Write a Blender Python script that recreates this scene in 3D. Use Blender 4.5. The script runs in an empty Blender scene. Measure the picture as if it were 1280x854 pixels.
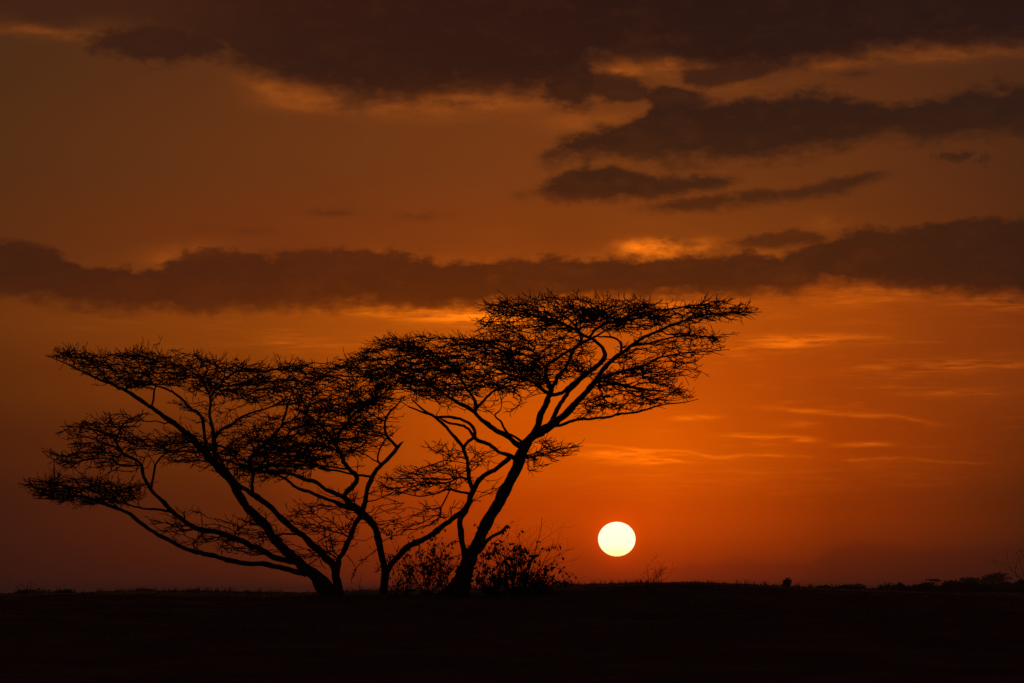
import bpy, math, random
import numpy as np
from mathutils import Vector, kdtree

S = bpy.context.scene
COL = S.collection
R = math.radians
F = 5066.0            # sky units: 1 / 5066 rad, the size of one picture element at the camera
HOR = 742.0           # eye-level horizon in those units
CAM_Z = 1.7
PITCH = math.atan((HOR - 427.0) / F)

# ------------------------------------------------------------------ camera
cd = bpy.data.cameras.new('camera')
cam = bpy.data.objects.new('camera', cd)
COL.objects.link(cam)
cam.location = (0, 0, CAM_Z)
cam.rotation_euler = (math.pi / 2 + PITCH, 0, 0)
cd.sensor_width = 36
cd.lens = 36 * F / 1280
cd.clip_start = 0.5
cd.clip_end = 60000
S.camera = cam

# ------------------------------------------------------------------ view
S.view_settings.view_transform = 'Standard'
S.view_settings.look = 'None'
S.view_settings.exposure = 0
S.view_settings.gamma = 1
S.render.film_transparent = False
S.cycles.use_denoising = False
S.cycles.max_bounces = 4
S.cycles.sample_clamp_indirect = 0.2

SUN_U, SUN_V = 771.0, 674.0
SUN_AZ = (SUN_U - 640) / F
SUN_EL = (HOR - SUN_V) / F
LAMP_EL = SUN_EL + R(0.62)        # just clear of the sun's own ball

# ------------------------------------------------------------------ world
def lin(c):
    return tuple(((x / 255) / 12.92 if x / 255 <= 0.04045 else ((x / 255 + 0.055) / 1.055) ** 2.4) for x in c)

W = bpy.data.worlds.new('World')
S.world = W
W.use_nodes = True
NT = W.node_tree
NT.nodes.clear()
NN, LK = NT.nodes.new, NT.links.new


class V:
    """a scalar socket with arithmetic"""
    def __init__(s, x): s.x = x
    def __add__(a, b): return m_('ADD', a, b)
    def __radd__(a, b): return m_('ADD', b, a)
    def __sub__(a, b): return m_('SUBTRACT', a, b)
    def __rsub__(a, b): return m_('SUBTRACT', b, a)
    def __mul__(a, b): return m_('MULTIPLY', a, b)
    def __rmul__(a, b): return m_('MULTIPLY', b, a)
    def __truediv__(a, b): return m_('DIVIDE', a, b)
    def __neg__(a): return m_('MULTIPLY', a, -1.0)


def plug(sock, v):
    if isinstance(v, V):
        LK(v.x, sock)
    elif isinstance(v, bpy.types.NodeSocket):
        LK(v, sock)
    else:
        sock.default_value = v


def m_(op, a, b=None, clamp=False):
    n = NN('ShaderNodeMath'); n.operation = op; n.use_clamp = clamp
    plug(n.inputs[0], a)
    if b is not None: plug(n.inputs[1], b)
    return V(n.outputs[0])


def sstep(v, lo, hi, out0=0.0, out1=1.0):
    n = NN('ShaderNodeMapRange'); n.interpolation_type = 'SMOOTHSTEP'
    plug(n.inputs['Value'], v); plug(n.inputs['From Min'], lo); plug(n.inputs['From Max'], hi)
    plug(n.inputs['To Min'], out0); plug(n.inputs['To Max'], out1)
    return V(n.outputs['Result'])


def exp_(v): return m_('EXPONENT', v)
def mx(a, b): return m_('MAXIMUM', a, b)
def mn(a, b): return m_('MINIMUM', a, b)


def gauss(u0, v0, su, sv, slope=0.0):
    a = (U - u0) * (1.0 / su)
    b = (Vv - v0 - (U - u0) * slope) * (1.0 / sv) if slope else (Vv - v0) * (1.0 / sv)
    return exp_(-(a * a + b * b))


UMIN, UMAX = -1200.0, 2600.0
def curve(pts, vmin=-100.0, vmax=800.0):
    """height of a cloud edge as a function of azimuth"""
    n = NN('ShaderNodeFloatCurve')
    c = n.mapping.curves[0]
    P = [((p[0] - UMIN) / (UMAX - UMIN), (p[1] - vmin) / (vmax - vmin)) for p in pts]
    P = [(0.0, P[0][1])] + P + [(1.0, P[-1][1])]
    while len(c.points) < len(P): c.points.new(0.5, 0.5)
    for q, p in zip(c.points, P):
        q.location = p; q.handle_type = 'AUTO_CLAMPED'
    n.mapping.use_clip = False
    n.mapping.update()
    plug(n.inputs['Value'], UN)
    return V(n.outputs[0]) * (vmax - vmin) + vmin


def noise(vec, scale, detail=5.0, rough=0.55):
    n = NN('ShaderNodeTexNoise'); n.noise_dimensions = '3D'
    LK(vec, n.inputs['Vector'])
    n.inputs['Scale'].default_value = scale
    n.inputs['Detail'].default_value = detail
    n.inputs['Roughness'].default_value = rough
    return V(n.outputs['Fac']) - 0.5


def stretched(sx, sz, off=0.0):
    n = NN('ShaderNodeMapping')
    LK(GEN, n.inputs['Vector'])
    n.inputs['Scale'].default_value = (sx, sx, sz)
    n.inputs['Location'].default_value = (off, off * 1.7, off * 0.6)
    return n.outputs[0]


def ramp(fac, stops, interp='B_SPLINE'):
    n = NN('ShaderNodeValToRGB'); n.color_ramp.interpolation = interp
    e = n.color_ramp.elements
    while len(e) < len(stops): e.new(0.5)
    for k, (p, c) in enumerate(sorted(stops)):
        e[k].position = p; e[k].color = (*lin(c), 1)
    plug(n.inputs[0], fac)
    return n.outputs[0]


def mixc(f, a, b):
    n = NN('ShaderNodeMix'); n.data_type = 'RGBA'; n.clamp_factor = True
    plug(n.inputs[0], f)
    for k, c in ((6, a), (7, b)):
        if isinstance(c, tuple): n.inputs[k].default_value = (*lin(c), 1)
        else: LK(c, n.inputs[k])
    return n.outputs[2]


def addc(a, b, f):
    n = NN('ShaderNodeMix'); n.data_type = 'RGBA'; n.blend_type = 'ADD'; n.clamp_factor = False
    plug(n.inputs[0], f)
    for k, c in ((6, a), (7, b)):
        if isinstance(c, tuple): n.inputs[k].default_value = (*lin(c), 1)
        else: LK(c, n.inputs[k])
    return n.outputs[2]


tc = NN('ShaderNodeTexCoord')
GEN = tc.outputs['Generated']
sep = NN('ShaderNodeSeparateXYZ'); LK(GEN, sep.inputs[0])
dx, dy, dz = (V(sep.outputs[k]) for k in range(3))
AZ = m_('ARCTAN2', dx, dy)
EL = m_('ARCSINE', dz)
U = AZ * F + 640.0            # azimuth of the view direction
Vv = EL * (-F) + HOR          # its elevation, growing downwards
UN = (U - UMIN) * (1 / (UMAX - UMIN))
UN = mn(mx(UN, 0.0), 1.0)

# clear sky: five vertical ramps side by side, warmest over the sun
def T(v): return (v + 100.0) / 900.0
VT = (Vv + 100.0) * (1 / 900.0)
cols = [
 (0,    [(-100, (58, 38, 26)), (60, (78, 45, 22)), (200, (86, 48, 20)), (300, (92, 46, 17)), (400, (108, 52, 13)), (480, (94, 43, 11)), (560, (78, 34, 12)), (640, (66, 28, 14)), (720, (60, 24, 15)), (800, (46, 18, 13))]),
 (320,  [(-100, (70, 40, 24)), (60, (94, 50, 22)), (200, (106, 54, 21)), (300, (114, 52, 17)), (400, (142, 65, 10)), (480, (132, 58, 7)), (560, (112, 47, 7)), (640, (96, 38, 8)), (720, (84, 31, 12)), (800, (60, 22, 12))]),
 (640,  [(-100, (76, 42, 24)), (60, (106, 54, 22)), (200, (120, 60, 21)), (300, (132, 60, 15)), (400, (192, 86, 8)), (470, (202, 86, 4)), (560, (202, 80, 0)), (640, (182, 62, 0)), (720, (146, 44, 0)), (800, (100, 30, 4))]),
 (820,  [(-100, (74, 42, 24)), (60, (104, 54, 22)), (200, (118, 60, 21)), (300, (132, 62, 15)), (400, (184, 80, 8)), (470, (198, 80, 4)), (560, (220, 90, 0)), (640, (202, 72, 0)), (720, (168, 52, 0)), (800, (110, 34, 4))]),
 (1040, [(-100, (66, 40, 24)), (60, (90, 48, 22)), (200, (104, 53, 20)), (300, (112, 54, 16)), (400, (166, 70, 8)), (470, (162, 64, 6)), (560, (168, 62, 2)), (640, (142, 49, 2)), (720, (104, 35, 7)), (800, (76, 25, 10))]),
 (1280, [(-100, (54, 36, 26)), (60, (74, 42, 23)), (200, (80, 43, 21)), (300, (84, 42, 18)), (400, (126, 52, 12)), (470, (126, 52, 11)), (560, (108, 43, 8)), (640, (84, 34, 9)), (720, (64, 26, 13)), (800, (50, 20, 13))]),
]
base = None
for k, (u, st) in enumerate(cols):
    c = ramp(VT, [(T(v), col) for v, col in st], 'EASE')
    if base is None: base = c
    else:
        base = mixc(sstep(U, cols[k - 1][0], u) if False else m_('ADD', (U - cols[k-1][0]) * (1.0 / (u - cols[k-1][0])), 0.0, True), base, c)
# slow unevenness of the dusty air
n1 = noise(stretched(1, 2.5), 16.0, 4)
base = mixc(m_('MULTIPLY', mx(n1, 0.0), 1.1), base, mixc(0.55, base, (70, 28, 12)))

# dark low cloud over the horizon, right of the sun
n_l = noise(stretched(1, 1.6, 3.0), 90.0, 6)
topH = curve([(600, 742), (700, 712), (740, 690), (775, 706), (830, 712), (860, 700), (900, 700), (950, 694), (1015, 700), (1030, 684), (1080, 678), (1150, 684), (1280, 676), (1500, 670)])
mH = sstep(Vv - topH + n_l * 30.0, -4.0, 12.0)
mH = mH * sstep(U, 660.0, 780.0, 0.0, 0.24) * (1.0 - 0.85 * gauss(775, 690, 60, 60))
base = mixc(mH, base, (58, 22, 13))

# bright thin veils and streaks
nf = noise(stretched(1, 9, 7.0), 60.0, 6, 0.6)
nf2 = noise(stretched(1, 3, 2.0), 70.0, 6, 0.6)
nf3 = noise(stretched(1, 12, 4.0), 110.0, 6, 0.65)
fib = mx(0.8 + nf * 4.0 + nf3 * 5.0, 0.0)
def streak(u0, v0, su, sv, amp, slope=0.0, k=1.6):
    return gauss(u0, v0, su * 1.1, sv * 1.35, slope) * fib * amp
lineA = curve([(700, 557), (760, 558), (800, 563), (850, 565), (900, 572), (940, 570), (1000, 571), (1060, 575), (1120, 573), (1200, 580)])
lineB = curve([(900, 508), (970, 511), (1020, 516), (1070, 521), (1120, 522), (1180, 533), (1280, 537)])
nl = noise(stretched(1, 2, 11.0), 160.0, 4)
def thread(cv, sv, u0, su, amp):
    b = (Vv - cv + nl * 8.0) * (1.0 / sv)
    a = (U - u0) * (1.0 / su)
    return exp_(-(b * b)) * exp_(-(a * a * a * a)) * mx(0.8 + nf2 * 3.6 + nf3 * 2.6, 0.0) * amp
st = streak(985, 429, 48, 5, .30) + streak(1030, 424, 60, 4, .18) + streak(930, 438, 40, 6, .16)
st = st + streak(1190, 458, 90, 5, .16) + streak(1110, 468, 60, 5, .08) + streak(1200, 493, 60, 5, .07)
st = st + streak(800, 573, 52, 6, .30, 0.02) + streak(770, 567, 40, 3, .25) + streak(875, 523, 26, 2.5, .22) + streak(825, 576, 30, 2.5, .30)
st = st + streak(948, 546, 38, 2.3, .28, 0.03) + streak(1004, 551, 14, 2, .22) + streak(1084, 556, 26, 2.3, .22) + streak(945, 556, 30, 1.8, .12)
st = st + streak(1000, 532, 22, 3, .12) + thread(lineA, 2.0, 920, 260, .18) + thread(lineB, 3.0, 1050, 110, .14)
st = st + streak(880, 600, 200, 16, .04) + streak(400, 432, 80, 5, .10) + streak(350, 420, 60, 5, .05) + streak(560, 470, 120, 10, .05)
st = st + streak(480, 390, 60, 5, .20) + streak(570, 395, 60, 7, .40) + streak(640, 398, 46, 8, .42) + streak(860, 378, 50, 6, .30) + streak(700, 378, 40, 6, .2)
st = st + streak(1080, 372, 70, 10, .12) + streak(1250, 380, 60, 9, .10) + streak(915, 385, 60, 10, .06)
# lit fringes above the long bank
puff = mx(0.7 + nf2 * 4.0, 0.0)
st = st + gauss(806, 314, 34, 13) * mx(.8 + nf2 * 5.0 + nl * 5.0, 0.0) * .40 + gauss(850, 308, 50, 10) * mx(.7 + nf2 * 5.0 + nl * 5.0, 0.0) * .26 + gauss(1040, 280, 30, 9) * puff * .10
st = st + gauss(225, 322, 46, 16, -0.1) * puff * .10 + gauss(470, 318, 60, 8) * puff * .08 + gauss(800, 322, 60, 6) * puff * .1 + gauss(950, 318, 40, 4) * puff * .1
# lit undersides of the high bank
st = st + gauss(600, 128, 80, 15, -0.04) * puff * .20 + gauss(440, 134, 90, 14, 0.05) * puff * .13 + gauss(360, 118, 60, 16, 0.25) * puff * .10 + gauss(60, 46, 70, 8, 0.05) * puff * .16 + gauss(330, 112, 34, 12, 0.4) * puff * .06
st = st + gauss(780, 88, 22, 10) * puff * .24 + gauss(840, 86, 22, 11) * puff * .26 + gauss(1180, 72, 110, 10, -0.03) * puff * .13 + gauss(1040, 84, 60, 7, -0.1) * puff * .09
st = st + gauss(740, 155, 60, 14) * puff * .09 + gauss(930, 108, 60, 10) * puff * .05
st = st + mx(nf * 1.0 + nf3 * .7 - .06, 0.0) * gauss(980, 480, 330, 110) * .38 + mx(nf * 1.0 + nf3 * .7 - .05, 0.0) * gauss(330, 415, 300, 35) * .22
base = addc(base, (255, 122, 10), st)

# glow round the sun
ru, rv = U - SUN_U, Vv - SUN_V
rr = m_('SQRT', ru * ru + rv * rv)
base = addc(base, (255, 60, 0), exp_(rr * (-1 / 10.0)) * 4.2 * sstep(rr, 0.0, 21.0, 0.0, 1.0) * 0.55)
base = addc(base, (255, 70, 0), exp_(rr * (-1 / 150.0)) * 0.09)

# ---- dark cloud banks
nA = noise(stretched(1, 1.8, 1.0), 48.0, 7, 0.6)
nB = noise(stretched(1, 2.2, 5.0), 110.0, 6, 0.6)
nC = noise(stretched(1, 1.5, 9.0), 260.0, 4, 0.6)
ed = nA * 62.0 + nB * 58.0 + nC * 26.0
edf = nA * 14.0 + nB * 36.0 + nC * 24.0

def blob(u0, v0, su, sv, slope=0.0, lo=.22, hi=.70):
    return sstep(gauss(u0, v0, su, sv, slope) + nA * .5 + nB * 1.0 + nC * .6, lo, hi)

def bank(top, bot, soft_t, soft_b, e=None):
    e = ed if e is None else e
    a = sstep(Vv - curve(top) + e, -soft_t, soft_t)
    b = sstep(curve(bot) - Vv + e, -soft_b, soft_b)
    return a * b

clouds = []
# high bank
A = sstep(curve([(-400, 20), (0, 36), (60, 40), (120, 42), (170, 46), (230, 60), (285, 72), (300, 84), (340, 100), (400, 112), (480, 122), (560, 116), (620, 110), (660, 116), (700, 108), (740, 80), (800, 72), (860, 84), (900, 90), (960, 92), (1000, 82), (1060, 74), (1120, 66), (1200, 60), (1280, 60), (1600, 70)]) - Vv + ed * 0.85, -20.0, 20.0)
clouds.append(A * (1.0 - 0.6 * gauss(130, 40, 40, 16)) * sstep(U + nA * 300.0, 120.0, 380.0, 0.72, 1.0))
clouds.append(blob(205, 58, 105, 26) * .9)
clouds.append(blob(712, 100, 44, 36) * .95)
clouds.append(blob(770, 110, 62, 20, .15) * .85)
clouds.append(blob(850, 128, 60, 20, .2) * .9)
clouds.append(blob(885, 98, 40, 16) * .8)
clouds.append(blob(930, 90, 60, 14, -.1) * .8)
# middle bank, right
clouds.append(bank([(660, 196), (700, 176), (760, 160), (800, 152), (812, 128), (870, 124), (950, 121), (1010, 117), (1060, 119), (1110, 130), (1160, 126), (1220, 116), (1290, 112), (1600, 120)],
                   [(660, 198), (700, 202), (760, 197), (850, 200), (930, 204), (990, 196), (1060, 186), (1120, 172), (1170, 178), (1230, 170), (1290, 170), (1600, 180)], 11, 17, ed * 0.8) * sstep(U, 662, 684))
# lens cloud and streaks under it
clouds.append(bank([(640, 238), (690, 226), (735, 206), (760, 206), (790, 216), (850, 224), (900, 222), (940, 226)], [(640, 240), (700, 250), (760, 251), (820, 247), (880, 240), (940, 230)], 8, 11, edf * 0.9) * sstep(U, 644, 690) * sstep(U, 945, 900))
clouds.append(bank([(760, 260), (850, 250), (940, 240), (1000, 238), (1040, 228), (1120, 214)], [(760, 265), (850, 267), (920, 259), (1000, 251), (1050, 243), (1120, 224)], 6, 8, edf * 0.6) * sstep(U, 765, 850) * sstep(U, 1130, 1080) * 0.85)
clouds.append(sstep(gauss(1203, 200, 28, 11, 0.05) + nB * 2.6 + nC * 1.6, .3, .85) * gauss(1203, 200, 60, 30) * 0.8)
clouds.append(gauss(1070, 96, 22, 5, 0.0) * mx(0.75 + nB * 3.0, 0.0) * 0.7)
clouds.append(gauss(412, 267, 44, 6) * mx(0.45 + nB * 5.0, 0.0) * 0.5)
clouds.append(gauss(528, 270, 34, 7) * mx(0.45 + nB * 5.0, 0.0) * 0.45)
clouds.append(gauss(300, 290, 40, 6) * mx(0.5 + nB * 5.0, 0.0) * 0.45)
clouds.append(gauss(652, 245, 14, 7) * 0.4)
# the long bank right across
F1 = bank([(-600, 300), (0, 304), (50, 310), (90, 326), (130, 334), (180, 337), (215, 327), (255, 318), (330, 318), (380, 315), (450, 312), (500, 320), (560, 325), (640, 326), (700, 323), (780, 325), (850, 322), (905, 322), (930, 316), (960, 318), (1000, 312), (1050, 296), (1090, 288), (1130, 290), (1180, 280), (1280, 276), (1700, 270)],
          [(-600, 350), (0, 370), (60, 380), (120, 388), (200, 390), (300, 388), (400, 384), (470, 383), (560, 387), (640, 383), (720, 376), (800, 374), (900, 370), (990, 368), (1035, 356), (1100, 360), (1180, 366), (1280, 374), (1700, 380)], 7.5, 14, edf * 1.05)
clouds.append(F1)
clouds.append(bank([(905, 304), (940, 297), (980, 292), (1020, 294), (1050, 296)], [(905, 306), (940, 308), (980, 312), (1020, 308), (1050, 306)], 4, 6, edf * 0.6) * sstep(U, 900, 930) * sstep(U, 1060, 1020) * 0.8)
clouds.append(gauss(440, 314, 80, 4) * mx(0.7 + nf * 4.0, 0.0) * 0.6)
clouds.append(gauss(865, 307, 22, 3) * 0.5)

cm = None
for c in clouds:
    c = m_('MINIMUM', c, 1.0)
    cm = c if cm is None else mx(cm, c)

def T2(v): return (v + 100.0) / 600.0
VT2 = (Vv + 100.0) * (1 / 600.0)
cc = [
 (0,    [(0, (58, 29, 18)), (60, (50, 28, 18)), (180, (60, 32, 18)), (330, (64, 31, 16)), (380, (72, 33, 14)), (480, (80, 34, 12))]),
 (560,  [(0, (40, 22, 17)), (60, (43, 24, 17)), (130, (48, 26, 16)), (200, (60, 31, 16)), (330, (84, 37, 12)), (380, (94, 40, 9)), (480, (120, 48, 8))]),
 (900,  [(0, (34, 20, 17)), (60, (36, 22, 17)), (130, (44, 27, 18)), (200, (54, 31, 17)), (330, (76, 36, 13)), (380, (86, 38, 10)), (480, (110, 46, 8))]),
 (1280, [(0, (33, 21, 19)), (60, (35, 22, 19)), (130, (43, 27, 19)), (200, (50, 30, 18)), (330, (55, 29, 16)), (380, (61, 29, 14)), (480, (80, 34, 12))]),
]
ccol = None
for k, (u, st_) in enumerate(cc):
    c = ramp(VT2, [(T2(v), col) for v, col in st_], 'EASE')
    ccol = c if ccol is None else mixc(m_('ADD', (U - cc[k-1][0]) * (1.0 / (u - cc[k-1][0])), 0.0, True), ccol, c)
# texture inside the banks
ccol = mixc(m_('ADD', nA * 2.6 + nB * 2.2 + nC * 1.2, 0.0, True), ccol, mixc(0.17, ccol, base))
base = mixc(sstep(Vv, 340.0, 200.0, 0.0, 0.10), base, (40, 18, 10))
sky = mixc(cm * 0.98, base, ccol)

# beyond the picture: the dusk goes on, dimmer away from the sun and overhead
side = sstep(m_('ABSOLUTE', AZ), 0.14, 1.6)
sky = mixc(side, sky, (54, 28, 26))
up = sstep(EL, 0.165, 0.9)
sky = mixc(up, sky, (50, 29, 34))
sky = mixc(sstep(EL, 0.0, -0.05), sky, (20, 10, 10))

nis = NN('ShaderNodeTexSky'); nis.sky_type = 'NISHITA'; nis.sun_disc = False
nis.sun_elevation = LAMP_EL; nis.sun_rotation = SUN_AZ
nis.dust_density = 6.0; nis.air_density = 2.0
tint = NN('ShaderNodeMix'); tint.data_type = 'RGBA'; tint.blend_type = 'MULTIPLY'; tint.inputs[0].default_value = 1
LK(nis.outputs[0], tint.inputs[6]); tint.inputs[7].default_value = (1.0, 0.35, 0.12, 1)
bg1 = NN('ShaderNodeBackground'); LK(sky, bg1.inputs[0]); bg1.inputs[1].default_value = 1.0
bg2 = NN('ShaderNodeBackground'); LK(tint.outputs[2], bg2.inputs[0]); bg2.inputs[1].default_value = 0.002
ad = NN('ShaderNodeAddShader'); LK(bg1.outputs[0], ad.inputs[0]); LK(bg2.outputs[0], ad.inputs[1])
wo = NN('ShaderNodeOutputWorld'); LK(ad.outputs[0], wo.inputs[0])
W.cycles.sampling_method = 'MANUAL'
W.cycles.sample_map_resolution = 512

# ------------------------------------------------------------------ sun lamp
sl = bpy.data.lights.new('sun_lamp', 'SUN')
sl.energy = 0.1
sl.angle = R(0.53)
sl.color = (1.0, 0.42, 0.12)
slo = bpy.data.objects.new('sun_lamp', sl)
COL.objects.link(slo)
to_sun = Vector((math.sin(SUN_AZ) * math.cos(LAMP_EL), math.cos(SUN_AZ) * math.cos(LAMP_EL), math.sin(LAMP_EL)))
slo.rotation_euler = to_sun.to_track_quat('Z', 'Y').to_euler()
slo.location = (0, 0, 60)

# ------------------------------------------------------------------ materials
def material(name, c1, c2, scale=8.0, rough=0.9, bump=0.3, stretch=(1, 1, 1)):
    m = bpy.data.materials.new(name); m.use_nodes = True
    nt = m.node_tree; b = nt.nodes['Principled BSDF']
    t = nt.nodes.new('ShaderNodeTexCoord'); mp = nt.nodes.new('ShaderNodeMapping')
    mp.inputs['Scale'].default_value = stretch
    n = nt.nodes.new('ShaderNodeTexNoise'); n.inputs['Scale'].default_value = scale; n.inputs['Detail'].default_value = 4
    r = nt.nodes.new('ShaderNodeValToRGB')
    r.color_ramp.elements[0].position = .35; r.color_ramp.elements[0].color = (*c1, 1)
    r.color_ramp.elements[1].position = .65; r.color_ramp.elements[1].color = (*c2, 1)
    bp = nt.nodes.new('ShaderNodeBump'); bp.inputs['Strength'].default_value = bump; bp.inputs['Distance'].default_value = 0.02
    nt.links.new(t.outputs['Object'], mp.inputs[0]); nt.links.new(mp.outputs[0], n.inputs[0])
    nt.links.new(n.outputs[0], r.inputs[0]); nt.links.new(r.outputs[0], b.inputs['Base Color'])
    nt.links.new(n.outputs[0], bp.inputs['Height']); nt.links.new(bp.outputs[0], b.inputs['Normal'])
    b.inputs['Roughness'].default_value = rough
    b.inputs['Specular IOR Level'].default_value = 0.12
    return m


M_BARK = material('bark', (.035, .024, .018), (.075, .055, .042), 14, .95, .6, (1, 1, .25))
M_TWIG = material('twig_bark', (.03, .022, .016), (.06, .045, .035), 10)
M_LEAF = material('dark_leaf', (.03, .045, .018), (.05, .07, .03), 6, .7)
M_FAR = material('scrub_foliage', (.035, .045, .02), (.06, .07, .035), 3)
M_GRASS = material('dry_grass', (.06, .045, .025), (.10, .08, .045), 2)
M_GROUND = material('savanna_soil', (.035, .024, .016), (.075, .052, .036), .6, 1.0, .4)

# ------------------------------------------------------------------ helpers
def at(u, v, Y):
    """the point at distance Y (metres ahead) seen at sky position u, v"""
    b = (427.0 - v) / F; a = (u - 640.0) / F
    X = a; Yd = math.cos(PITCH) - b * math.sin(PITCH); Z = math.sin(PITCH) + b * math.cos(PITCH)
    t = Y / Yd
    return np.array((X * t, Y, CAM_Z + Z * t))


def at_arr(P, D):
    """P: (n,3) of u, v, depth in px-sized units at distance D"""
    s = D / F
    Y = D + P[:, 2] * s
    b = (427.0 - P[:, 1]) / F; a = (P[:, 0] - 640.0) / F
    Yd = math.cos(PITCH) - b * math.sin(PITCH); Z = math.sin(PITCH) + b * math.cos(PITCH)
    t = Y / Yd
    return np.stack((a * t, Y, CAM_Z + Z * t), 1)


def mesh_np(name, verts, faces, mat, smooth=True):
    me = bpy.data.meshes.new(name)
    verts = np.asarray(verts, dtype=np.float32); faces = np.asarray(faces, dtype=np.int32)
    k = faces.shape[1]
    me.vertices.add(len(verts)); me.vertices.foreach_set('co', verts.ravel())
    me.loops.add(faces.size); me.loops.foreach_set('vertex_index', faces.ravel())
    me.polygons.add(len(faces)); me.polygons.foreach_set('loop_start', np.arange(0, faces.size, k, dtype=np.int32))
    me.polygons.foreach_set('loop_total', np.full(len(faces), k, dtype=np.int32))
    me.polygons.foreach_set('use_smooth', np.full(len(faces), smooth))
    me.materials.append(mat)
    me.update(calc_edges=True)
    return me


def obj(name, me, parent=None, kind=None):
    o = bpy.data.objects.new(name, me); COL.objects.link(o)
    if parent is not None:
        o.parent = parent
    if kind: o['kind'] = kind
    return o


def thing(name, label, cat, loc, group=None):
    o = bpy.data.objects.new(name, None); COL.objects.link(o)
    o.location = loc; o['label'] = label; o['category'] = cat
    o.empty_display_size = 0.3
    if group: o['group'] = group
    return o


def segs_mesh(name, A, B, ra, rb, mat, org, sides=4):
    """a prism from every A to every B"""
    A = np.asarray(A, float); B = np.asarray(B, float)
    d = B - A; L = np.linalg.norm(d, axis=1, keepdims=True); L[L == 0] = 1; d = d / L
    ref = np.tile(np.array((0.0, 0.0, 1.0)), (len(A), 1)); ref[np.abs(d[:, 2]) > .9] = (1, 0, 0)
    x = np.cross(d, ref); x /= np.linalg.norm(x, axis=1, keepdims=True); y = np.cross(d, x)
    n = len(A); ang = np.arange(sides) * 2 * math.pi / sides
    ca, sa = np.cos(ang), np.sin(ang)
    off = x[:, None, :] * ca[None, :, None] + y[:, None, :] * sa[None, :, None]
    ra = np.asarray(ra)[:, None, None]; rb = np.asarray(rb)[:, None, None]
    V0 = A[:, None, :] + off * ra; V1 = B[:, None, :] + off * rb
    Vt = np.concatenate((V0, V1), 1).reshape(-1, 3) - np.asarray(org)
    k = np.arange(sides); k2 = (k + 1) % sides
    f = np.stack((k, k2, k2 + sides, k + sides), 1)
    Fc = (f[None] + (np.arange(n) * 2 * sides)[:, None, None]).reshape(-1, 4)
    return mesh_np(name, Vt, Fc, mat)


def tube_mesh(name, P, r, mat, org, sides=12, rng=None, knob=0.10):
    """one continuous tube along P (world), gnarled like bark"""
    P = np.asarray(P); n = len(P)
    t = np.gradient(P, axis=0); t /= np.linalg.norm(t, axis=1, keepdims=True)
    x = np.cross(t[0], (0.1, 1, 0.2)); x /= np.linalg.norm(x)
    V_ = []
    ph = rng.uniform(0, 6.28, 3)
    for i in range(n):
        x = x - t[i] * x.dot(t[i]); x /= np.linalg.norm(x); y = np.cross(t[i], x)
        for k in range(sides):
            a = 2 * math.pi * k / sides
            rr = r[i] * (1 + knob * (math.sin(2 * a + ph[0] + i * .17) * .5 + math.sin(3 * a + ph[1] - i * .11) * .5 + rng.normal() * .16))
            V_.append(P[i] + (x * math.cos(a) + y * math.sin(a)) * rr)
    V_.append(P[0]); V_.append(P[-1] + t[-1] * r[-1])
    V_ = np.array(V_) - np.asarray(org)
    Fq = []
    for i in range(n - 1):
        for k in range(sides):
            k2 = (k + 1) % sides
            Fq.append((i * sides + k, i * sides + k2, (i + 1) * sides + k2, (i + 1) * sides + k))
    c0, c1 = n * sides, n * sides + 1
    for k in range(0, sides, 2):
        k1, k2 = (k + 1) % sides, (k + 2) % sides
        Fq.append((c0, k2, k1, k)); b = (n - 1) * sides; Fq.append((c1, b + k, b + k1, b + k2))
    return mesh_np(name, V_, Fq, mat)


# ------------------------------------------------------------------ ground
CREST_Y = 118.0
# height of the skyline of the rise, by azimuth
_sk = np.array([(-900, 742), (-300, 741), (0, 742.5), (60, 741), (120, 742), (150, 739.5), (190, 738.5), (215, 740), (240, 739), (300, 741), (380, 741.5), (450, 739),
                (560, 738), (650, 735), (700, 732), (740, 730.5), (800, 728.5), (860, 728), (920, 731), (960, 733), (1000, 734.5), (1060, 736), (1120, 738.5), (1180, 741), (1280, 741.5), (1600, 742), (2200, 744)], float)


def _smooth(t): t = np.clip(t, 0, 1); return t * t * (3 - 2 * t)


def ground_h(x, y):
    x = np.asarray(x, float); y = np.asarray(y, float)
    u = 640 + x / CREST_Y * F
    crest = CAM_Z + (HOR - np.interp(u, _sk[:, 0], _sk[:, 1])) * CREST_Y / F
    far = 14.0 * _smooth((y - CREST_Y) / 500.0)
    h = crest * _smooth((y - 18) / (CREST_Y - 18)) - far
    n = 0.03 * np.sin(x * .9 + 1.3 * np.sin(y * .31)) * np.sin(y * .47 + x * .13) + .02 * np.sin(x * 2.3 + y * 1.7)
    n = n * np.clip((np.abs(y) + 10) / 40, 0, 1)
    n = n * np.where(np.abs(y - CREST_Y) < 15, .35, 1)
    return h + n


def axis(inner, step, outer, growth=1.28):
    a = list(np.arange(0, inner, step)); s = step
    while a[-1] < outer:
        s *= growth; a.append(a[-1] + s)
    return np.array(a)


xs = axis(24, .5, 6000); xs = np.concatenate((-xs[:0:-1], xs))
yp = np.concatenate((np.arange(0, 60, 3), np.arange(60, 135, .75), 135 + axis(10, 2, 8000)))
yn = -axis(10, 4, 3000)[:0:-1]
ys = np.concatenate((yn, yp))
GX, GY = np.meshgrid(xs, ys)
GZ = ground_h(GX, GY)
nv = GX.shape
Vg = np.stack((GX, GY, GZ), -1).reshape(-1, 3)
idx = np.arange(nv[0] * nv[1]).reshape(nv)
Fg = np.stack((idx[:-1, :-1], idx[:-1, 1:], idx[1:, 1:], idx[1:, :-1]), -1).reshape(-1, 4)
g = obj('ground', mesh_np('ground', Vg, Fg, M_GROUND), kind='structure')

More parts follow.
